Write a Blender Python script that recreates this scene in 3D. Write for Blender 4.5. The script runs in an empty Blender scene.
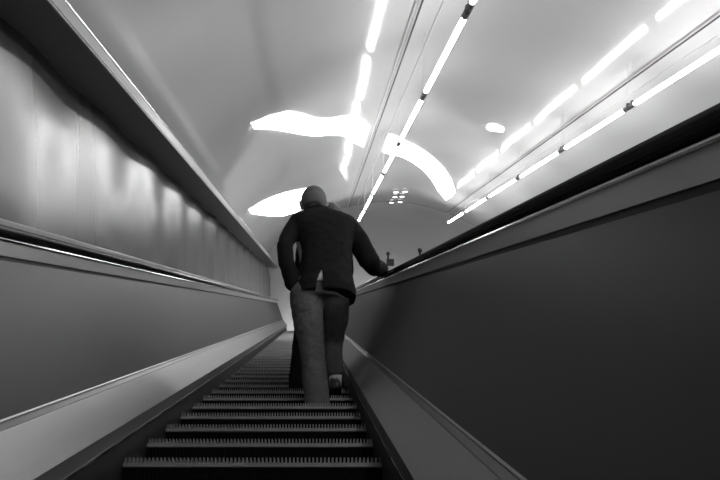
import bpy, bmesh, math, random
from mathutils import Vector, Matrix
random.seed(4)
scene = bpy.context.scene
COL = scene.collection
INC = math.radians(30)
CS, SN = math.cos(INC), math.sin(INC)
R_, = (math.radians,)

def W(X, Y, Z):
    """incline frame (across, perpendicular to incline, along incline) to world"""
    return Vector((X, Z*CS - Y*SN, Z*SN + Y*CS))

# ------------------------------------------------------------------ materials
def mat(name, col, rough=.5, metal=0., spec=.5, bump=None, noise=None, aniso=0., coat=0., sheen=0.):
    m = bpy.data.materials.new(name); m.use_nodes = True
    nt = m.node_tree; b = nt.nodes['Principled BSDF']
    b.inputs['Base Color'].default_value = (col, col, col, 1)
    b.inputs['Roughness'].default_value = rough
    b.inputs['Metallic'].default_value = metal
    b.inputs['Specular IOR Level'].default_value = spec
    b.inputs['Anisotropic'].default_value = aniso
    b.inputs['Coat Weight'].default_value = coat
    b.inputs['Coat Roughness'].default_value = .12
    b.inputs['Sheen Weight'].default_value = sheen
    tc = nt.nodes.new('ShaderNodeTexCoord')
    if noise:                                   # (scale xyz, amount, detail)
        mp = nt.nodes.new('ShaderNodeMapping'); mp.inputs['Scale'].default_value = noise[0]
        n = nt.nodes.new('ShaderNodeTexNoise'); n.inputs['Scale'].default_value = 1
        n.inputs['Detail'].default_value = noise[2] if len(noise) > 2 else 4
        r = nt.nodes.new('ShaderNodeMapRange')
        r.inputs['To Min'].default_value = col*(1-noise[1]); r.inputs['To Max'].default_value = col*(1+noise[1])
        nt.links.new(tc.outputs['Object'], mp.inputs['Vector']); nt.links.new(mp.outputs[0], n.inputs['Vector'])
        nt.links.new(n.outputs[0], r.inputs['Value']); nt.links.new(r.outputs[0], b.inputs['Base Color'])
    if bump:                                    # (scale xyz, strength, distance, detail)
        mp = nt.nodes.new('ShaderNodeMapping'); mp.inputs['Scale'].default_value = bump[0]
        n = nt.nodes.new('ShaderNodeTexNoise'); n.inputs['Scale'].default_value = 1
        n.inputs['Detail'].default_value = bump[3]
        bp = nt.nodes.new('ShaderNodeBump'); bp.inputs['Strength'].default_value = bump[1]
        bp.inputs['Distance'].default_value = bump[2]
        nt.links.new(tc.outputs['Object'], mp.inputs['Vector']); nt.links.new(mp.outputs[0], n.inputs['Vector'])
        nt.links.new(n.outputs[0], bp.inputs['Height']); nt.links.new(bp.outputs[0], b.inputs['Normal'])
    return m
def emit(name, strength):
    m = bpy.data.materials.new(name); m.use_nodes = True
    nt = m.node_tree; b = nt.nodes['Principled BSDF']
    b.inputs['Base Color'].default_value = (.9, .9, .9, 1)
    b.inputs['Emission Color'].default_value = (1, 1, 1, 1)
    b.inputs['Emission Strength'].default_value = strength
    return m

M = dict(
    ceiling=mat('enamel_vault', .62, .07, bump=((.9, .5, .9), .10, .03, 1.), noise=((.5, .35, .5), .10)),
    hall=mat('hall_plaster', .5, .6, noise=((.6, .6, .6), .08)),
    laminate=mat('wall_laminate', .085, .25, spec=.5),
    cornice=mat('cornice_paint', .24, .45, noise=((2, 2, 2), .06)),
    lip=mat('cornice_lip', .22, .4),
    panel=mat('balustrade_laminate', .052, .5, spec=.2, noise=((8, .8, 8), .10), bump=((2, .5, 2), .2, .01, 1.)),
    steel=mat('brushed_steel', .17, .36, metal=1., noise=((60, 1.5, 60), .10), bump=((140, .6, 140), .10, .002, 2.)),
    skirt=mat('skirt_paint', .075, .4, noise=((20, 2, 20), .1)),
    bead=mat('polished_steel', .62, .22, metal=1., noise=((20, 1, 20), .05)),
    darkmetal=mat('dark_strip', .04, .4, noise=((20, 2, 20), .1)),
    fascia=mat('deck_fascia', .38, .36, metal=.4, noise=((30, 1, 30), .08)),
    black=mat('black_skirt', .012, .55, noise=((10, 10, 10), .2)),
    rubber=mat('handrail_rubber', .012, .22, spec=.5, noise=((5, 5, 5), .1)),
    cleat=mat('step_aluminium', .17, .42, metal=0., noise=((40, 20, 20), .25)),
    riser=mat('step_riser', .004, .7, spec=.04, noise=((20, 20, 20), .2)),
    deck=mat('deck_cover', .2, .4, metal=.5, noise=((6, 2, 6), .1)),
    floor=mat('hall_floor', .25, .5, noise=((3, 3, 3), .1)),
    tube=emit('tube_glow', 30.),
    lamp=emit('vault_slab_glow', 8.),  # glow of the slabs standing in for reflections in the vault
    spot=emit('spot_glow', 5.),
    halllamp=emit('hall_lamp_glow', 62.),
    socket=mat('tube_socket', .10, .5),
    conduit=mat('dark_conduit', .02, .5),
    wire=mat('pale_conduit', .55, .4),
    skin=mat('skin', .26, .55, noise=((30, 30, 30), .08)),
    hair=mat('cropped_hair', .075, .7, noise=((160, 160, 160), .5), bump=((300, 300, 300), .5, .004, 2.)),
    hair2=mat('dark_hair', .03, .55, noise=((160, 60, 60), .5)),
    jacket=mat('jacket_wool', .011, .9, spec=.12, noise=((60, 60, 60), .3)),
    coat=mat('coat_wool', .006, .9, spec=.1, noise=((60, 60, 60), .3)),
    jeans=mat('denim', .095, .85, spec=.2, noise=((26, 26, 60), .30, 6)),
    black_cloth=mat('black_trousers', .008, .9, spec=.15),
    shirt=mat('white_shirt', .85, .8),
    sock=mat('white_sock', .6, .9),
    shoe=mat('dark_shoe', .008, .5),
    eye=mat('eye', .5, .2), iris=mat('iris', .03, .2), lips=mat('lips', .26, .5),
    steel_pole=mat('post_steel', .6, .3, metal=.8),
)

# ------------------------------------------------------------------ helpers
def link(name, bm, m, parent=None, loc=(0, 0, 0), rot=(0, 0, 0), smooth=False):
    bmesh.ops.recalc_face_normals(bm, faces=bm.faces[:])
    me = bpy.data.meshes.new(name); bm.to_mesh(me); bm.free()
    me.materials.append(m)
    if smooth:
        for p in me.polygons: p.use_smooth = True
    o = bpy.data.objects.new(name, me); COL.objects.link(o)
    o.location = loc; o.rotation_euler = rot
    if parent: o.parent = parent
    return o
def tag(o, label, cat, group=None):
    o['label'] = label; o['category'] = cat
    if group: o['group'] = group
    return o
def struct(o, label=None, cat=None):
    o['kind'] = 'structure'
    if label: o['label'] = label
    if cat: o['category'] = cat
    return o
def empty(name, loc, rot=(0, 0, 0)):
    o = bpy.data.objects.new(name, None); COL.objects.link(o)
    o.location = loc; o.rotation_euler = rot; o.empty_display_size = .2
    return o
def box(bm, x0, x1, y0, y1, z0, z1):
    v = [bm.verts.new(p) for p in ((x0,y0,z0),(x1,y0,z0),(x1,y1,z0),(x0,y1,z0),(x0,y0,z1),(x1,y0,z1),(x1,y1,z1),(x0,y1,z1))]
    for f in ((0,3,2,1),(4,5,6,7),(0,1,5,4),(1,2,6,5),(2,3,7,6),(3,0,4,7)): bm.faces.new([v[i] for i in f])
def prism(bm, poly, z0, z1, n=1):
    """poly of (x, perp) run along the incline axis (local y)"""
    rings = []
    for k in range(n+1):
        t = z0+(z1-z0)*k/n
        rings.append([bm.verts.new((p[0], t, p[1])) for p in poly])
    N = len(poly)
    for a, b in zip(rings, rings[1:]):
        for i in range(N): bm.faces.new((a[i], a[(i+1) % N], b[(i+1) % N], b[i]))
    bm.faces.new(rings[0]); bm.faces.new(rings[-1])
def slab(p, q, t):
    """thin quad section from p to q with thickness t to the outer side"""
    d = Vector((q[0]-p[0], q[1]-p[1])); n = Vector((d.y, -d.x)).normalized()*t
    return [p, q, (q[0]+n.x, q[1]+n.y), (p[0]+n.x, p[1]+n.y)]
def ring_loft(bm, rings, cap=True):
    vs = [[bm.verts.new(p) for p in r] for r in rings]
    N = len(vs[0])
    for a, b in zip(vs, vs[1:]):
        for i in range(N): bm.faces.new((a[i], a[(i+1) % N], b[(i+1) % N], b[i]))
    if cap:
        bm.faces.new(vs[0]); bm.faces.new(vs[-1])
def tube(bm, pts, radii, n=12, flat=1.0, side=None):
    """tapered round tube through pts; ends closed by small domes"""
    pts = [Vector(p) for p in pts]
    if not hasattr(radii, '__len__'): radii = [radii]*len(pts)
    rings = []
    T = []
    for i in range(len(pts)):
        a = pts[max(i-1, 0)]; b = pts[min(i+1, len(pts)-1)]
        T.append((b-a).normalized())
    up = Vector(side) if side else (Vector((0, 0, 1)) if abs(T[0].z) < .9 else Vector((1, 0, 0)))
    state = [up]
    def frame(t):
        u = (state[0] - t*state[0].dot(t)).normalized(); state[0] = u; return u, t.cross(u)
    seq = []
    d0 = T[0]
    for a in (80, 50, 22): seq.append((pts[0]-d0*radii[0]*math.sin(R_(a)), radii[0]*math.cos(R_(a)), d0))
    for p, r, t in zip(pts, radii, T): seq.append((p, r, t))
    d1 = T[-1]
    for a in (22, 50, 80): seq.append((pts[-1]+d1*radii[-1]*math.sin(R_(a)), radii[-1]*math.cos(R_(a)), d1))
    for p, r, t in seq:
        u, v = frame(t)
        rings.append([p+(u*math.cos(2*math.pi*k/n)*flat+v*math.sin(2*math.pi*k/n))*r for k in range(n)])
    ring_loft(bm, rings)
def cyl(bm, a, b, r, n=14):
    a, b = Vector(a), Vector(b); t = (b-a).normalized()
    up = Vector((0, 0, 1)) if abs(t.z) < .9 else Vector((1, 0, 0))
    u = (up-t*up.dot(t)).normalized(); v = t.cross(u)
    ring_loft(bm, [[p+(u*math.cos(2*math.pi*k/n)+v*math.sin(2*math.pi*k/n))*r for k in range(n)] for p in (a, b)])
def ell(bm, c, r, rot=None, seg=20):
    m = Matrix.Translation(Vector(c))
    if rot: m = m @ Matrix.Rotation(rot[0], 4, rot[1])
    m = m @ Matrix.Diagonal((r[0], r[1], r[2], 1))
    bmesh.ops.create_uvsphere(bm, u_segments=seg, v_segments=seg//2+2, radius=1, matrix=m)
def ell_rings(sections, n=28, power=2.3):
    """sections: (cx, cy, z, rx, ry) -> superellipse rings"""
    out = []
    for cx, cy, z, rx, ry in sections:
        r = []
        for k in range(n):
            a = 2*math.pi*k/n; c, s = math.cos(a), math.sin(a)
            r.append(Vector((cx+rx*math.copysign(abs(c)**(2/power), c), cy+ry*math.copysign(abs(s)**(2/power), s), z)))
        out.append(r)
    return out
def fuse(o, voxel, smooth=6, disp=None):
    """fuse the overlapping closed shells of o into one continuous skin"""
    r = o.modifiers.new('r', 'REMESH'); r.mode = 'VOXEL'; r.voxel_size = voxel; r.use_smooth_shade = True
    if smooth:
        s = o.modifiers.new('s', 'SMOOTH'); s.iterations = smooth; s.factor = .5
    for k, (scale, strength) in enumerate(disp or []):
        t = bpy.data.textures.new(o.name+'_folds', 'CLOUDS'); t.noise_scale = scale; t.noise_depth = 2
        d = o.modifiers.new('d%d' % k, 'DISPLACE'); d.texture = t; d.strength = strength; d.mid_level = .5
        d.texture_coords = 'LOCAL'
    dg = bpy.context.evaluated_depsgraph_get(); dg.update()
    me = bpy.data.meshes.new_from_object(o.evaluated_get(dg), depsgraph=dg)
    old = o.data; o.modifiers.clear(); o.data = me; me.name = o.name
    bpy.data.meshes.remove(old)
    for p in me.polygons: p.use_smooth = True
    return o

INCROT = (INC, 0, 0)
Z0, Z1 = -5.0, 23.2          # extent of the escalator along the incline
TC, TR = (1.95, -1.62), 4.4   # vault centre and radius in the incline frame
ZT = 22.4                    # end of the inclined vault

# ------------------------------------------------------------------ escalator
EC = (-.224, -.57)           # centre line and step plane
esc = empty('escalator', W(EC[0], EC[1], 0), INCROT)
tag(esc, 'long ascending escalator with dark ribbed steps between two balustrades', 'escalator')
def side(poly, s):           # poly given as (half width, Y from camera) -> escalator local
    return [(s*p[0], p[1]-EC[1]) for p in poly]
for s in (-1, 1):
    bm = bmesh.new()
    prism(bm, side(slab((.478, -.482), (.478, -.428), .012), s), Z0, Z1)
    sk = link('skirt_panel', bm, M['skirt'], esc)
    bm = bmesh.new(); prism(bm, side([(.476, -.486), (.476, -.479), (.490, -.479), (.490, -.486)], s), Z0, Z1)
    link('skirt_bead', bm, M['bead'], sk)
    bm = bmesh.new(); prism(bm, side([(.484, -.486), (.494, -.486), (.494, -.82), (.484, -.82)], s), Z0, Z1)
    link('lower_skirt', bm, M['black'], esc)
    bm = bmesh.new(); prism(bm, side(slab((.478, -.428), (.564, -.309), .012), s), Z0, Z1)
    link('inner_decking', bm, M['steel'], esc)
    bm = bmesh.new(); prism(bm, side(slab((.565, -.308), (.582, -.294), .012), s), Z0, Z1)
    link('base_groove', bm, M['darkmetal'], esc)
    pb = bmesh.new(); prism(pb, side(slab((.583, -.288), (.737, .150), .02), s), Z0, Z1)
    pan = link('balustrade_panel', pb, M['panel'], esc)
    bm = bmesh.new(); prism(bm, side([(.580, -.295), (.578, -.290), (.582, -.286), (.590, -.288), (.590, -.295)], s), Z0, Z1)
    link('panel_bead', bm, M['fascia'], pan)
    bm = bmesh.new(); prism(bm, side([(.742, .150), (.742, .165), (.76, .165), (.76, .150)], s), Z0, Z1)
    link('recess_trim', bm, M['black'], esc)  # dark trim recessed under the deck fascia
    db = bmesh.new(); prism(db, side([(.736, .165), (.736, .211), (.741, .214), (1.0 if s > 0 else .935, .214), (1.0 if s > 0 else .935, .19), (.76, .165)], s), Z0, Z1)
    dk = link('deck_fascia', db, M['fascia'], esc)
    bm = bmesh.new(); prism(bm, side([(.731, .211), (.729, .215), (.732, .220), (.742, .220), (.742, .211)], s), Z0, Z1)
    link('deck_bead', bm, M['bead'], dk)
    # moving rubber handrail, rounded C section, with a half-round return at the top newel
    hb = bmesh.new()
    prof = []
    hw, y0, y1 = .041, .2235, .264
    cx, cyy = .768, (y0+y1)/2
    for k in range(20):
        a = 2*math.pi*k/20; c, sn = math.cos(a), math.sin(a)
        prof.append((cx+hw*math.copysign(abs(c)**.62, c), cyy+(y1-y0)/2*math.copysign(abs(sn)**.75, sn)))
    prism(hb, side(prof, s), Z0, Z1+.55)
    hr = link('handrail', hb, M['rubber'], esc, smooth=True)
    bm = bmesh.new(); prism(bm, side([(.756, .214), (.756, .226), (.78, .226), (.78, .214)], s), Z0, Z1+.5)
    link('handrail_guide', bm, M['darkmetal'], hr)
    # newel at the top end
    nb = bmesh.new()
    ys = [(-.30+.02*0, 0), (.18, 0), (.205, .12), (.20, .34), (.13, .50), (0, .56), (-.3, .56)]
    rr = []
    for xx in (.735, .80):
        rr.append([(s*xx, Z1+z, y-EC[1]) for y, z in ys])
    ring_loft(nb, rr)
    link('newel', nb, M['fascia'], esc)

# steps: tread with cleats, dark ribbed riser as its sub-part
def tread_bm():
    bm = bmesh.new(); hw = .479
    box(bm, -hw, hw, 0, .40, -.036, -.022)
    box(bm, -hw, hw, -.003, .004, -.037, -.021)
    n = 66; p = 2*hw/n
    for k in range(n):
        x = -hw+p*(k+.5)
        box(bm, x-.0027, x+.0027, 0, .40, -.0225, 0)
    return bm
def riser_bm():
    bm = bmesh.new(); hw = .478
    box(bm, -hw, hw, .006, .022, -.25, -.038)
    n = 66; p = 2*hw/n
    for k in range(n):
        x = -hw+p*(k+.5)
        box(bm, x-.0025, x+.0025, .001, .007, -.24, -.040)
    return bm
PITCH = .4/CS
STEP_Z = 3.20-PITCH*5
step0 = link('step', tread_bm(), M['cleat'], esc)
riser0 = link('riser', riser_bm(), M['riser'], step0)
step0.rotation_euler = (-INC, 0, 0); step0.location = (0, STEP_Z, .018)
for k in range(1, 47):
    c = step0.copy(); COL.objects.link(c); c.parent = esc
    c.location = (0, STEP_Z+k*PITCH, .018)
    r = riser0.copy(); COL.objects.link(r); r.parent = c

# ------------------------------------------------------------------ setting
# left wall: bowed laminate panels
bm = bmesh.new()
PW = 1.34
nz = int((Z1+.3-Z0)/.067)
rings = []
for k in range(nz+1):
    z = Z0+(Z1+.3-Z0)*k/nz
    u = ((z-.2) % PW)/PW
    i = int((z-.2)//PW)
    amp = .026*(.7+.6*((i*37) % 10)/10)
    bow = amp*(.5-.5*math.cos(2*math.pi*u))-.02
    rings.append([(-1.172+bow, z, .21), (-1.172+bow, z, 1.12), (-1.25, z, 1.12), (-1.25, z, .21)])
ring_loft(bm, rings)
struct(link('wall_left', bm, M['laminate'], rot=INCROT), 'glossy grey panelled wall above the left handrail', 'wall')
bm = bmesh.new(); prism(bm, [(-1.20, .20), (-1.155, .20), (-1.155, .330), (-1.160, .337), (-1.20, .337)], Z0, Z1+.3)
struct(link('baseboard_left', bm, M['cornice'], rot=INCROT), 'low skirting strip along the wall behind the left handrail', 'trim')
bm = bmesh.new(); prism(bm, [(-1.32, 1.100), (-.950, 1.100), (-.946, 1.103), (-.946, 1.113), (-1.32, 1.113)], Z0, Z1+.3)
struct(link('trim_1', bm, M['cornice'], rot=INCROT), 'dark underside of the ledge above the left wall', 'trim')
bm = bmesh.new(); prism(bm, [(-1.32, 1.114), (-.944, 1.114), (-.944, 1.170), (-.956, 1.176), (-1.32, 1.176)], Z0, Z1+.3)
struct(link('trim_2', bm, M['lip'], rot=INCROT), 'pale front lip of the ledge above the left wall', 'trim')
bm = bmesh.new(); prism(bm, [(-.952, 1.170), (-.941, 1.170), (-.939, 1.176), (-.943, 1.183), (-.952, 1.183)], Z0, Z1+.3)
struct(link('trim_3', bm, M['bead'], rot=INCROT), 'bright metal bead along the ledge edge', 'trim')

# vault: a shell with thickness, slightly pillowed ring by ring
def vault_bm(r0, r1, a0, a1, na, z0, z1, nzz, pillow=0.):
    bm = bmesh.new(); rows = []
    for k in range(nzz+1):
        z = z0+(z1-z0)*k/nzz
        row = []
        pz = pillow*math.sin(2*math.pi*(z-1.2)/2.42)
        for r in (r0+pz, r1):
            seq = range(na+1) if r != r1 else range(na, -1, -1)
            for i in seq:
                a = a0+(a1-a0)*i/na
                row.append((TC[0]+r*math.cos(a), z, TC[1]+r*math.sin(a)))
        rows.append(row)
    ring_loft(bm, rows)
    return bm
A0, A1 = R_(-6), R_(163)
vault = struct(link('ceiling', vault_bm(TR, TR+.12, A0, A1, 72, Z0, ZT, 240, .0012), M['ceiling'], rot=INCROT, smooth=True),
               'curved glossy grey tunnel vault above the escalator', 'ceiling')
# median deck, reaching the far wall of the tunnel
bm = bmesh.new(); prism(bm, [(.78, .06), (.78, .20), (5.90, .20), (5.90, .06)], Z0, Z1)
struct(link('floor', bm, M['deck'], rot=INCROT), 'sloping metal deck beside the right handrail', 'floor')
# bottom end of the tunnel, behind the photographer
bm = bmesh.new()
prism(bm, [(TC[0]+(TR+.1)*math.cos(R_(a)), TC[1]+(TR+.1)*math.sin(R_(a))) for a in range(-20, 201, 10)], Z0-.12, Z0)
struct(link('wall_back', bm, M['hall'], rot=INCROT), 'wall at the lower end of the tunnel', 'wall')
# upper hall: level vault continuing from the inclined one, floor and end wall
bm = bmesh.new(); rows = []
for k in range(0, 13):
    row = []
    for r in (TR, TR+.15):
        seq = range(41) if r == TR else range(40, -1, -1)
        for i in seq:
            a = R_(-10)+R_(200)*i/40
            p = W(TC[0]+r*math.cos(a), TC[1]+r*math.sin(a), ZT)
            row.append((p.x, p.y+k*.9+(0 if k else -.03), p.z))
    rows.append(row)
ring_loft(bm, rows)
struct(link('trim_4', bm, M['hall'], smooth=True), 'level grey vault of the upper hall at the tunnel end', 'ceiling')
top = W(0, -.57, Z1)
bm = bmesh.new(); box(bm, -1.7, 6.5, top.y+.1, top.y+12, top.z-.25, top.z)
struct(link('floor_upper', bm, M['floor']), 'floor of the upper hall', 'floor')
bm = bmesh.new(); box(bm, -2.8, 6.9, top.y+9.4, top.y+9.6, top.z-.5, top.z+6)
struct(link('wall_front', bm, M['hall']), 'end wall of the upper hall', 'wall')
bm = bmesh.new(); box(bm, -1.9, -1.66, top.y-1, top.y+10, top.z-.5, top.z+4)
struct(link('wall_hall', bm, M['hall']), 'pale side wall of the upper hall', 'wall')

# ------------------------------------------------------------------ lamps
def tube_lamp(X, Y, z0, z1, label, group):
    t = empty('fluorescent_lamp', W(X, Y, (z0+z1)/2), INCROT)
    tag(t, label, 'lamp', group)
    h = (z1-z0)/2
    bm = bmesh.new(); cyl(bm, (0, -h+.15, 0), (0, h-.15, 0), .021)
    link('glass_tube', bm, M['tube'], t, smooth=False)
    for e in (-1, 1):
        bm = bmesh.new(); cyl(bm, (0, e*(h-.15), 0), (0, e*(h-.012), 0), .027)
        box(bm, -.012, .012, e*(h-.06)-.02, e*(h-.06)+.02, .02, .05)
        link('end_socket', bm, M['socket'], t)
        bm = bmesh.new()
        top_y = TC[1]+math.sqrt((TR-.004)**2-(X-TC[0])**2)-Y
        cyl(bm, (0, e*(h-.06), .045), (0, e*(h-.06), top_y), .002, 8)
        link('hanger_rod', bm, M['wire'], t)
    return t
T = 2.42
ORD = ['first', 'second', 'third', 'fourth', 'fifth', 'sixth', 'seventh', 'eighth', 'ninth']
for nm, X, zg in (('left', 1.09, 6.03), ('right', 3.29, 6.52)):
    for k in range(-4, 7 if nm == 'left' else 7):
        z0 = zg+(k-1)*T
        if z0+T > ZT: continue
        if k < 1:
            lab = 'fluorescent tube of the %s ceiling row, above or behind the photographer' % nm
        else:
            lab = '%s lit fluorescent tube from the near end of the %s row under the vault' % (ORD[k-1], nm)
        tube_lamp(X, 2.10, z0, z0+T, lab, 'fluorescent tubes in the %s row' % nm)
# conduits clipped under the vault
def vault_y(X, drop): return TC[1]+math.sqrt((TR-drop)**2-(X-TC[0])**2)
for X, r, m_, drop, lab in ((.925, .009, 'conduit', .06, 'dark conduit under the vault, left of the nearer tube row'),
                            (.885, .007, 'wire', .03, 'thin pale line put in as the edge reflection of the dark conduit over the left tubes'),  # pale rod modelled in place of the conduit's reflected edge
                            (1.135, .006, 'wire', .03, 'thin pale cable above the left row of tubes'),
                            (3.42, .009, 'conduit', .06, 'dark conduit under the vault beside the right tube row'),
                            (3.60, .006, 'wire', .03, 'thin pale cable beyond the conduit by the right tubes')):
    t = bmesh.new(); y = vault_y(X, drop)
    cyl(t, (0, Z0+.02, 0), (0, ZT-.4, 0), r, 10)
    o = link('conduit' if m_ == 'conduit' else 'cable', t, M[m_], loc=W(X, y, 0), rot=INCROT, smooth=False)
    tag(o, lab, 'conduit' if m_ == 'conduit' else 'cable')

# glowing slabs on the vault standing in for reflections, plus one small light: outline (vault angle deg, Z), thickness .03
def hug_glow(name, label, spine, gap=.012, thick=.022):
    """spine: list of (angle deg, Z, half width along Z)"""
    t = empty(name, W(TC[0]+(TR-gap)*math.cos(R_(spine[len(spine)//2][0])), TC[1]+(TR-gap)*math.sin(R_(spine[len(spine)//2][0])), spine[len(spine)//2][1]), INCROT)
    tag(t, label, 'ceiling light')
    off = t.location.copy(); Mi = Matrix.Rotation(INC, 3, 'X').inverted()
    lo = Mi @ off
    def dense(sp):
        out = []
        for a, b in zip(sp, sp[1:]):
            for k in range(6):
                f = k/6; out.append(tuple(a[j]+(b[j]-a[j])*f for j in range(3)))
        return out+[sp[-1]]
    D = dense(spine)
    for nm, m_, r0, r1, grow in (('glow_slab', 'lamp', gap+thick, gap, 1.0), ('backing', 'socket', gap, -.004, .45)):
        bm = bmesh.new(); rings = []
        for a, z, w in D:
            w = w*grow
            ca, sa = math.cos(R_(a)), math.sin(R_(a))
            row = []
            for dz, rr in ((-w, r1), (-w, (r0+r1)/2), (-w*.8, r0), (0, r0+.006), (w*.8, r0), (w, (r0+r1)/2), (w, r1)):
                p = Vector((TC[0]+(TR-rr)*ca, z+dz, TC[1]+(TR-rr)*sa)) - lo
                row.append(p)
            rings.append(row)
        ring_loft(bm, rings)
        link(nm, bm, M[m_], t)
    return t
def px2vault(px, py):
    """vault angle and Z of a photo direction (used to lay out the glowing slabs and spots)"""
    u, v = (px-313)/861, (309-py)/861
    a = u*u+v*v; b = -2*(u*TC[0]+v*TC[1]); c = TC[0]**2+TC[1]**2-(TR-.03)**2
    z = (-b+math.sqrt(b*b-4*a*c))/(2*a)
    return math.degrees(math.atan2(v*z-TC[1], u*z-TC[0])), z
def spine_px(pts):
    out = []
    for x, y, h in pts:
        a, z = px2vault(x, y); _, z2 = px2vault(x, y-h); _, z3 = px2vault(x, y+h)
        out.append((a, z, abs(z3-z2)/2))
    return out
hug_glow('vault_glow', 'broad white vault reflection, built as a glowing slab, above the left ledge, upper left of the men',
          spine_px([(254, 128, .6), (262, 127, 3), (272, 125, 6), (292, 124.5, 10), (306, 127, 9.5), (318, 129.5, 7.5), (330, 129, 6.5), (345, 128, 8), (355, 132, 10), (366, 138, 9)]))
hug_glow('vault_glow', 'curved white reflection, built as a glowing strip, arching over the vault right of the left tube row',
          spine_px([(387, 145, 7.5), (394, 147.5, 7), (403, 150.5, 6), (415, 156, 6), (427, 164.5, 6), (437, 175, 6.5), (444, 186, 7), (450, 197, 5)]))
hug_glow('vault_glow', "white vault reflection, built as a glowing slab, beside the standing man's head",
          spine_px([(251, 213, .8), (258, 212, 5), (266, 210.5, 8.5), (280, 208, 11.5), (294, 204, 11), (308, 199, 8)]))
hug_glow('vault_glow', 'small oval ceiling light alone between the two tube rows',
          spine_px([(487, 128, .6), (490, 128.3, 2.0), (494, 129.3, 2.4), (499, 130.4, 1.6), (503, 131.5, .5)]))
# small recessed spots near the tunnel end
for lab, x, y in (('far left small spot in the upper row near the tunnel end', 396, 192), ('right small spot in the upper row near the tunnel end', 405, 191.5),
                  ('left small spot in the middle row near the tunnel end', 395, 197), ('right small spot in the middle row near the tunnel end', 402, 196.5),
                  ('left small spot in the lowest row near the tunnel end', 391.5, 202.5), ('right small spot in the lowest row near the tunnel end', 400, 202)):
    a, z = px2vault(x, y); z = min(z, ZT-.15)
    ca, sa = math.cos(R_(a)), math.sin(R_(a))
    e = empty('spot_light', W(TC[0]+(TR-.01)*ca, TC[1]+(TR-.01)*sa, z), INCROT); tag(e, lab, 'lamp', 'small spots at the tunnel end')
    bm = bmesh.new(); cyl(bm, (.01*ca, 0, .01*sa), (-.03*ca, 0, -.03*sa), .055, 16); link('spot_lens', bm, M['spot'], e)
    bm = bmesh.new(); cyl(bm, (.012*ca, 0, .012*sa), (-.022*ca, 0, -.022*sa), .07, 16); link('spot_rim', bm, M['lip'], e)
# hall lamp on the side wall of the upper hall
hl = empty('wall_lamp', (-1.66, top.y+3.2, top.z+2.3)); tag(hl, 'bright wall lamp in the upper hall past the end of the left wall', 'lamp')
bm = bmesh.new(); box(bm, .02, .10, -.9, .9, -.12, .12); link('lamp_shade', bm, M['halllamp'], hl)
bm = bmesh.new(); box(bm, 0, .03, -.95, .95, -.15, .15); link('lamp_base', bm, M['socket'], hl)

for k, (x, lab) in enumerate(((.6, 'unseen uplight added to brighten the upper hall past the escalator top'), (3.4, 'unseen uplight added to brighten the upper hall, right side'))):
    u = empty('added_uplight', (x, top.y+3.5, top.z)); tag(u, lab, 'lamp')  # added lamps, out of view, that lift the hall vault's brightness
    bm = bmesh.new(); cyl(bm, (0, 0, 0), (0, 0, .10), .30, 24); link('lamp_body', bm, M['socket'], u)
    bm = bmesh.new(); cyl(bm, (0, 0, .10), (0, 0, .13), .26, 24); link('lamp_lens', bm, M['halllamp'], u)

# posts on the deck beyond the right handrail
def deck_post(X, Z, h, label):
    t = empty('deck_post', W(X, .20, Z), INCROT); tag(t, label, 'post')
    bm = bmesh.new(); cyl(bm, (0, 0, 0), (0, 0, h-.12), .022); link('pole', bm, M['steel_pole'], t, smooth=False)
    bm = bmesh.new(); ell(bm, (0, 0, h-.04), (.024, .024, .032)); cyl(bm, (0, 0, h-.13), (0, 0, h-.04), .012); link('finial', bm, M['conduit'], t, smooth=True)
    bm = bmesh.new(); box(bm, -.02, .065, -.05, .05, h-.19, h-.11); link('control_box', bm, M['conduit'], t)
    bm = bmesh.new(); cyl(bm, (0, 0, 0), (0, 0, .02), .05); link('base_plate', bm, M['steel_pole'], t)
deck_post(.89, 10.2, .50, 'slim steel post with a dark box past the right handrail, nearest the man')
deck_post(1.13, 9.1, .46, 'steel post with a dark head just showing over the handrail, right of the other')

# ------------------------------------------------------------------ people
def hand_shapes(bm, wrist, fwd, palm_n, thumb_side, curl=.5, s=1.0):
    """palm plus four bent fingers and a thumb. fwd along the hand, palm_n out of the palm"""
    f = Vector(fwd).normalized(); n = Vector(palm_n); n = (n-f*n.dot(f)).normalized(); sd = f.cross(n)*thumb_side
    w = Vector(wrist)
    for k in range(4):
        o = (-.030+.020*k)*s
        tube(bm, [w+sd*o*.7, w+f*.045*s+sd*o, w+f*.088*s+sd*o], [.015*s, .0145*s, .0125*s], 10)
    L = [.060, .074, .080, .070]
    for k in range(4):
        o = (-.031+.0207*k)*s
        p = w+f*.088*s+sd*o; pts = [p-f*.012*s]; ang = 0
        for j, fr in enumerate((.45, .32, .23)):
            ang += curl*(.55, .75, .5)[j]
            p = p+(f*math.cos(ang)+n*math.sin(ang))*L[k]*s*fr
            pts.append(p)
        tube(bm, pts, [.0092*s, .0088*s, .008*s, .007*s], 10)
    b = w+f*.025*s+sd*.030*s
    t1 = b+(f*.55+sd*.75+n*.35).normalized()*.035*s
    t2 = t1+(f*.75+sd*.35+n*.55).normalized()*.030*s
    t3 = t2+(f*.85+n*.5).normalized()*.024*s
    tube(bm, [b, t1, t2, t3], [.0135*s, .0115*s, .010*s, .0085*s], 10)
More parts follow.
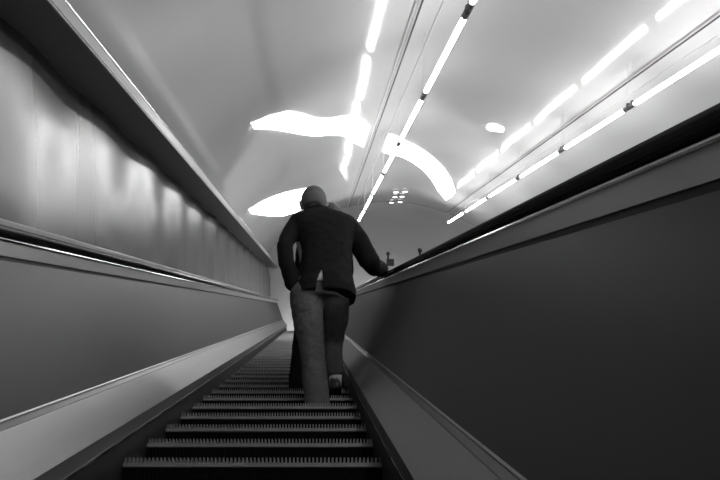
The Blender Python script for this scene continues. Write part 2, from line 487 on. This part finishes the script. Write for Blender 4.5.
def head_shapes(bm, c, s=1.0, yaw=0., pitch=0.):
    """head centred on c (eye height), face towards +y"""
    rot = Matrix.Rotation(yaw, 3, 'Z') @ Matrix.Rotation(pitch, 3, 'X')
    n0 = len(bm.verts); bm.verts.ensure_lookup_table()
    ell(bm, (0, -.012, .028), (.077, .098, .092))
    ell(bm, (0, -.03, -.005), (.069, .078, .085))
    ell(bm, (0, .020, -.045), (.060, .062, .072))
    ell(bm, (0, .045, -.088), (.036, .036, .030))
    tube(bm, [(0, .080, .005), (0, .096, -.022), (0, .104, -.038)], [.010, .012, .014], 10)
    for e in (-1, 1):
        ell(bm, (e*.012, .092, -.040), (.010, .012, .009))
        ell(bm, (e*.034, .070, .022), (.026, .014, .009))
        ell(bm, (e*.076, -.008, -.012), (.011, .020, .033), (R_(e*16), 'Z'))
        ell(bm, (e*.084, -.016, .000), (.008, .016, .022), (R_(e*24), 'Z'))
        ell(bm, (e*.040, .060, -.030), (.022, .020, .022))
    ell(bm, (0, .079, -.066), (.026, .012, .007)); ell(bm, (0, .077, -.078), (.022, .012, .008))
    bm.verts.ensure_lookup_table()
    for v in bm.verts[n0:]:
        v.co = Vector(c)+rot @ (v.co*s)
def place(c, s, yaw, pitch, p):
    return Vector(c)+(Matrix.Rotation(yaw, 3, 'Z') @ Matrix.Rotation(pitch, 3, 'X')) @ (Vector(p)*s)
def shoe_bm(ankle, yaw=0., pitch=0.):
    """shoe with sole; ankle = point above the heel at height .09"""
    bm = bmesh.new(); a = Vector(ankle)
    rot = Matrix.Rotation(yaw, 3, 'Z') @ Matrix.Rotation(pitch, 3, 'X')
    secs = [(-.065, .030, .062), (-.05, .039, .108), (0, .041, .112), (.05, .041, .078), (.10, .046, .060), (.15, .048, .048), (.19, .040, .040), (.212, .024, .030)]
    rings = []
    for y, w, h in secs:
        r = []
        for k in range(14):
            t = 2*math.pi*k/14
            x = w*math.cos(t); z = (h/2+h/2*math.sin(t)); z = max(z, .0)
            if math.sin(t) < -.2: z = 0; x = w*math.copysign(min(1, abs(math.cos(t))*1.15), math.cos(t))
            r.append(a+rot @ Vector((x, y, z-.095)))
        rings.append(r)
    ring_loft(bm, rings)
    return bm

def build_person(name, label, base, spec):
    """body mesh is the top-level object; clothes, hair and eyes hang from it"""
    g = spec
    bm = bmesh.new()
    head_shapes(bm, g['head'], g['hs'], g['yaw'], g['pitch'])
    hd = Vector(g['head']); nk = Vector(g['neck'])
    tube(bm, [hd+Vector((0, -.035, -.06)), (hd+nk)/2+Vector((0, -.02, -.02)), nk+Vector((0, 0, -.04))], [.054, .054, .062], 14)
    ring_loft(bm, ell_rings([(x, y, z, rx*.86, ry*.84) for x, y, z, rx, ry in g['torso']], 24))
    for a in g['arms']:
        S, E, H = a['s'], a['e'], a['w']
        tube(bm, [S, E, H], [.045, .036, .026], 12)
        hand_shapes(bm, H, a['fwd'], a['n'], a['thumb'], a['curl'], .95)
    for l in g['legs']:
        tube(bm, [l['h'], l['k'], l['a']], [.068, .048, .036], 12)
        aa = Vector(l['a'])
        f = Vector((math.sin(-l.get('yaw', 0)), math.cos(l.get('yaw', 0)), 0))
        tube(bm, [aa+Vector((0, 0, -.03)), aa+f*.07+Vector((0, 0, -.055)), aa+f*.15+Vector((0, 0, -.07))], [.030, .030, .020], 10)
    o = link(name, bm, M['skin'], loc=base)
    fuse(o, .0055, 3)
    tag(o, label, 'person')
    for e in (-1, 1):
        bm = bmesh.new(); ell(bm, place(g['head'], g['hs'], g['yaw'], g['pitch'], (e*.033, .070, .004)), (.0125*g['hs'],)*3)
        ey = link('eye', bm, M['eye'], o, smooth=True)
        bm = bmesh.new(); ell(bm, place(g['head'], g['hs'], g['yaw'], g['pitch'], (e*.033, .0800, .004)), (.0055*g['hs'],)*3)
        link('iris', bm, M['iris'], ey, smooth=True)
    bm = bmesh.new(); ell(bm, place(g['head'], g['hs'], g['yaw'], g['pitch'], (0, .090, -.072)), (.022, .004, .006)); link('mouth', bm, M['lips'], o, smooth=True)
    return o

# --- the standing man ------------------------------------------------
base = Vector((.05, 4.84, 2.047))
man = dict(
    head=(-.046, .055, 1.620), hs=1.13, yaw=R_(3), pitch=R_(-12), neck=(-.02, .03, 1.50),
    torso=[(0, 0, .84, .165, .115), (0, 0, .92, .172, .125), (0, -.002, 1.02, .158, .118), (0, .0, 1.15, .165, .120), (0, .01, 1.28, .195, .125),
           (.0, .015, 1.38, .205, .118), (-.0, .02, 1.44, .185, .10), (-.01, .025, 1.49, .10, .075), (-.018, .03, 1.52, .066, .062)],
    arms=[dict(s=(-.175, .01, 1.445), e=(-.238, -.075, 1.19), w=(-.180, -.005, .945), fwd=(.25, .25, -1), n=(1, 0, .1), thumb=-1, curl=.35),
          dict(s=(.205, .03, 1.435), e=(.322, .14, 1.205), w=(.462, .44, 1.330), fwd=(.05, .866, .47), n=(.0, .47, -.88), thumb=1, curl=.55)],
    legs=[dict(h=(-.088, 0, .88), k=(-.055, .02, .50), a=(-.026, .0, .098)),
          dict(h=(.092, .02, .88), k=(.078, .29, .66), a=(.098, .37, .385), yaw=R_(-8), pitch=R_(-20))])
person = build_person('person', 'man in dark jacket and jeans seen from behind, right hand on the handrail', base, man)
# jacket
bm = bmesh.new()
def scale_secs(secs, k, extra): return [(x, y, z, rx*k+extra, ry*k+extra) for x, y, z, rx, ry in secs]
J = [(.030, -.012, .815, .200, .148), (.032, -.010, .88, .196, .150), (.034, -.004, 1.02, .176, .146), (.036, 0, 1.15, .168, .142), (.030, .008, 1.28, .188, .146),
     (.020, .012, 1.37, .215, .142), (.016, .016, 1.43, .234, .130), (.014, .018, 1.465, .228, .116), (.006, .022, 1.497, .180, .100), (-.006, .026, 1.523, .120, .088), (-.022, .032, 1.560, .084, .078)]
ring_loft(bm, ell_rings(J, 32, 2.4))
tube(bm, [(-.165, .012, 1.425), (-.205, -.03, 1.32), (-.240, -.075, 1.19), (-.226, -.06, 1.07), (-.180, -.015, .935)], [.068, .060, .054, .054, .058], 16)
tube(bm, [(.185, .03, 1.425), (.262, .07, 1.33), (.332, .13, 1.205), (.380, .25, 1.235), (.444, .41, 1.316)], [.078, .076, .074, .066, .052], 16)
jk = link('jacket', bm, M['jacket'], person)
fuse(jk, .008, 8, [(.16, .018), (.06, .010)])
# cut the vent and hollow the hem with a wedge
def cut(o, verts, faces):
    me = bpy.data.meshes.new('cutter'); me.from_pydata(verts, [], faces)
    b_ = bmesh.new(); b_.from_mesh(me); bmesh.ops.recalc_face_normals(b_, faces=b_.faces[:]); b_.to_mesh(me); b_.free()
    c = bpy.data.objects.new('cutter', me); COL.objects.link(c); c.location = base
    md = o.modifiers.new('b', 'BOOLEAN'); md.operation = 'DIFFERENCE'; md.object = c; md.solver = 'EXACT'
    dg = bpy.context.evaluated_depsgraph_get(); dg.update()
    new = bpy.data.meshes.new_from_object(o.evaluated_get(dg), depsgraph=dg)
    o.modifiers.clear(); o.data = new; bpy.data.objects.remove(c)
    for p in new.polygons: p.use_smooth = True
vx = .005
wed = [(vx-.002, -.4, .965), (vx-.030, -.4, .88), (vx-.045, -.4, .77), (vx+.014, -.4, .77), (vx+.011, -.4, .88), (vx+.004, -.4, .965)]
wed += [(x, -.112, z) for x, y, z in wed]
n6 = 6
cut(jk, wed, [tuple(range(5, -1, -1)), tuple(range(6, 12))]+[(i, (i+1) % 6, 6+(i+1) % 6, 6+i) for i in range(6)])
bm = bmesh.new(); ring_loft(bm, ell_rings([(.02, -.006, .890, .10, .138), (.02, -.004, .93, .10, .138), (.02, -.002, 1.0, .09, .124)], 32, 2.4))
link('shirt', bm, M['shirt'], person, smooth=True)
bm = bmesh.new()   # shirt collar just under the hairline
ring_loft(bm, ell_rings([(-.020, .030, 1.54, .074, .070), (-.024, .034, 1.572, .072, .068)], 24, 2.0))
link('shirt_collar', bm, M['jacket'], person, smooth=True)
# jeans
bm = bmesh.new()
ring_loft(bm, ell_rings([(-.01, 0, .80, .165, .120), (0, 0, .86, .172, .126), (0, -.002, .93, .165, .122), (0, -.002, .96, .160, .118)], 28))
tube(bm, [(-.098, -.005, .84), (-.088, -.008, .72), (-.060, .01, .50), (-.044, -.004, .30), (-.026, -.010, .10), (-.024, -.008, .050)],
     [.108, .104, .083, .077, .078, .080], 18)
tube(bm, [(.096, .03, .84), (.092, .14, .765), (.078, .275, .665), (.080, .315, .56), (.092, .350, .475)], [.100, .094, .076, .066, .060], 18)
jn = link('jeans', bm, M['jeans'], person)
fuse(jn, .008, 6, [(.10, .012), (.035, .010)])
for l, nm in ((man['legs'][0], 'l'), (man['legs'][1], 'r')):
    bm = bmesh.new(); a = Vector(l['a']); tube(bm, [a+Vector((0, -.015, .10)), a+Vector((0, -.010, .04)), a+Vector((0, 0, -.01))], [.046, .043, .040], 14)
    link('sock', bm, M['sock'], person, smooth=True)
    link('shoe', shoe_bm(l['a'], l.get('yaw', 0), l.get('pitch', 0)), M['shoe'], person, smooth=True)
# cropped hair: cap over the skull, ending above neck and ears
def hair_cap(o, g, m, thick, cutz, long=0.):
    bm = bmesh.new()
    ell(bm, (0, -.012, .028), (.077+thick, .098+thick, .092+thick), seg=36)
    ell(bm, (0, -.034, -.008), (.069+thick, .078+thick, .085+thick+long), seg=36)
    bm2 = bm
    # keep the back and top: drop what lies on the face or below the nape
    dele = [v for v in bm2.verts if (v.co.y > .045 and v.co.z < .070) or v.co.z < cutz or (v.co.y > -.002 and v.co.z < .012)]
    bmesh.ops.delete(bm2, geom=dele, context='VERTS')
    for v in bm2.verts: v.co = place(g['head'], g['hs'], g['yaw'], g['pitch'], v.co)
    h = link('hair', bm2, m, o, smooth=True)
    sd = h.modifiers.new('t', 'SOLIDIFY'); sd.thickness = .005; sd.offset = -1
    return h
hair_cap(person, man, M['hair'], .004, -.080, .008)

# --- the person ahead -------------------------------------------------
base2 = Vector((.06, 5.66, 2.509))
two = dict(
    head=(.100, .05, 1.645), hs=1.0, yaw=R_(-22), pitch=R_(-4), neck=(.07, .02, 1.48),
    torso=[(0, 0, .80, .155, .105), (0, 0, .90, .160, .115), (.01, 0, 1.05, .140, .105), (.02, 0, 1.2, .155, .11), (.03, .01, 1.32, .175, .112),
           (.035, .015, 1.40, .172, .10), (.045, .02, 1.47, .09, .07), (.05, .02, 1.50, .06, .058)],
    arms=[dict(s=(-.145, .01, 1.40), e=(-.150, .08, 1.14), w=(-.120, .27, 1.02), fwd=(.2, 1, .1), n=(1, 0, 0), thumb=-1, curl=.6),
          dict(s=(.205, .01, 1.40), e=(.205, .08, 1.14), w=(.195, .27, 1.02), fwd=(0, 1, .1), n=(-1, 0, 0), thumb=1, curl=.6)],
    legs=[dict(h=(-.085, 0, .86), k=(-.135, .02, .48), a=(-.165, 0, .098)),
          dict(h=(.085, 0, .86), k=(.085, .02, .48), a=(.085, 0, .098))])
p2 = build_person('person', 'person in a dark coat standing ahead, mostly hidden by the man', base2, two)
bm = bmesh.new()
ring_loft(bm, ell_rings([(.0, -.01, .56, .165, .140), (.01, -.008, .70, .190, .145), (.01, 0, .88, .182, .145), (.01, 0, 1.05, .162, .132), (.02, 0, 1.2, .172, .134), (.03, .008, 1.32, .190, .136),
     (.035, .012, 1.39, .188, .122), (.04, .016, 1.44, .140, .098), (.047, .02, 1.49, .080, .074), (.05, .022, 1.52, .068, .066)], 30, 2.4))
tube(bm, [(-.120, .012, 1.40), (-.150, .08, 1.15), (-.122, .24, 1.03)], [.070, .060, .050], 16)
tube(bm, [(.185, .015, 1.40), (.205, .08, 1.15), (.197, .24, 1.03)], [.066, .058, .048], 16)
ct = link('coat', bm, M['coat'], p2); fuse(ct, .009, 8, [(.16, .015), (.06, .008)])
bm = bmesh.new()
ring_loft(bm, ell_rings([(0, 0, .74, .155, .11), (0, 0, .84, .16, .115), (0, 0, .92, .15, .11)], 24))
for l in two['legs']:
    h, k, a = (Vector(l[x]) for x in 'hka')
    tube(bm, [h+Vector((0, 0, -.03)), k, a+Vector((0, 0, .10)), a+Vector((0, 0, -.03))], [.095, .078, .072, .074], 16)
tr = link('trousers', bm, M['black_cloth'], p2); fuse(tr, .009, 6, [(.09, .012)])
for l in two['legs']:
    link('shoe', shoe_bm(l['a']), M['shoe'], p2, smooth=True)
hair_cap(p2, two, M['hair2'], .008, -.075, .01)

# ------------------------------------------------------------------ world, camera, view
w = bpy.data.worlds.new('World'); scene.world = w; w.use_nodes = True
w.node_tree.nodes['Background'].inputs[0].default_value = (.5, .5, .5, 1)
w.node_tree.nodes['Background'].inputs[1].default_value = .05
cd = bpy.data.cameras.new('Camera'); cam = bpy.data.objects.new('Camera', cd); COL.objects.link(cam)
cd.sensor_width = 36; cd.lens = 861*36/720; cd.clip_start = .05
cd.shift_x = (360-313)/720; cd.shift_y = (309-240)/720
cam.location = (0, 0, 0)
cam.rotation_euler = (math.pi/2+INC, 0, 0)
scene.camera = cam
vs = scene.view_settings
vs.view_transform = 'Standard'; vs.look = 'None'; vs.gamma = 1; vs.use_curve_mapping = False
vs.exposure = 0.1
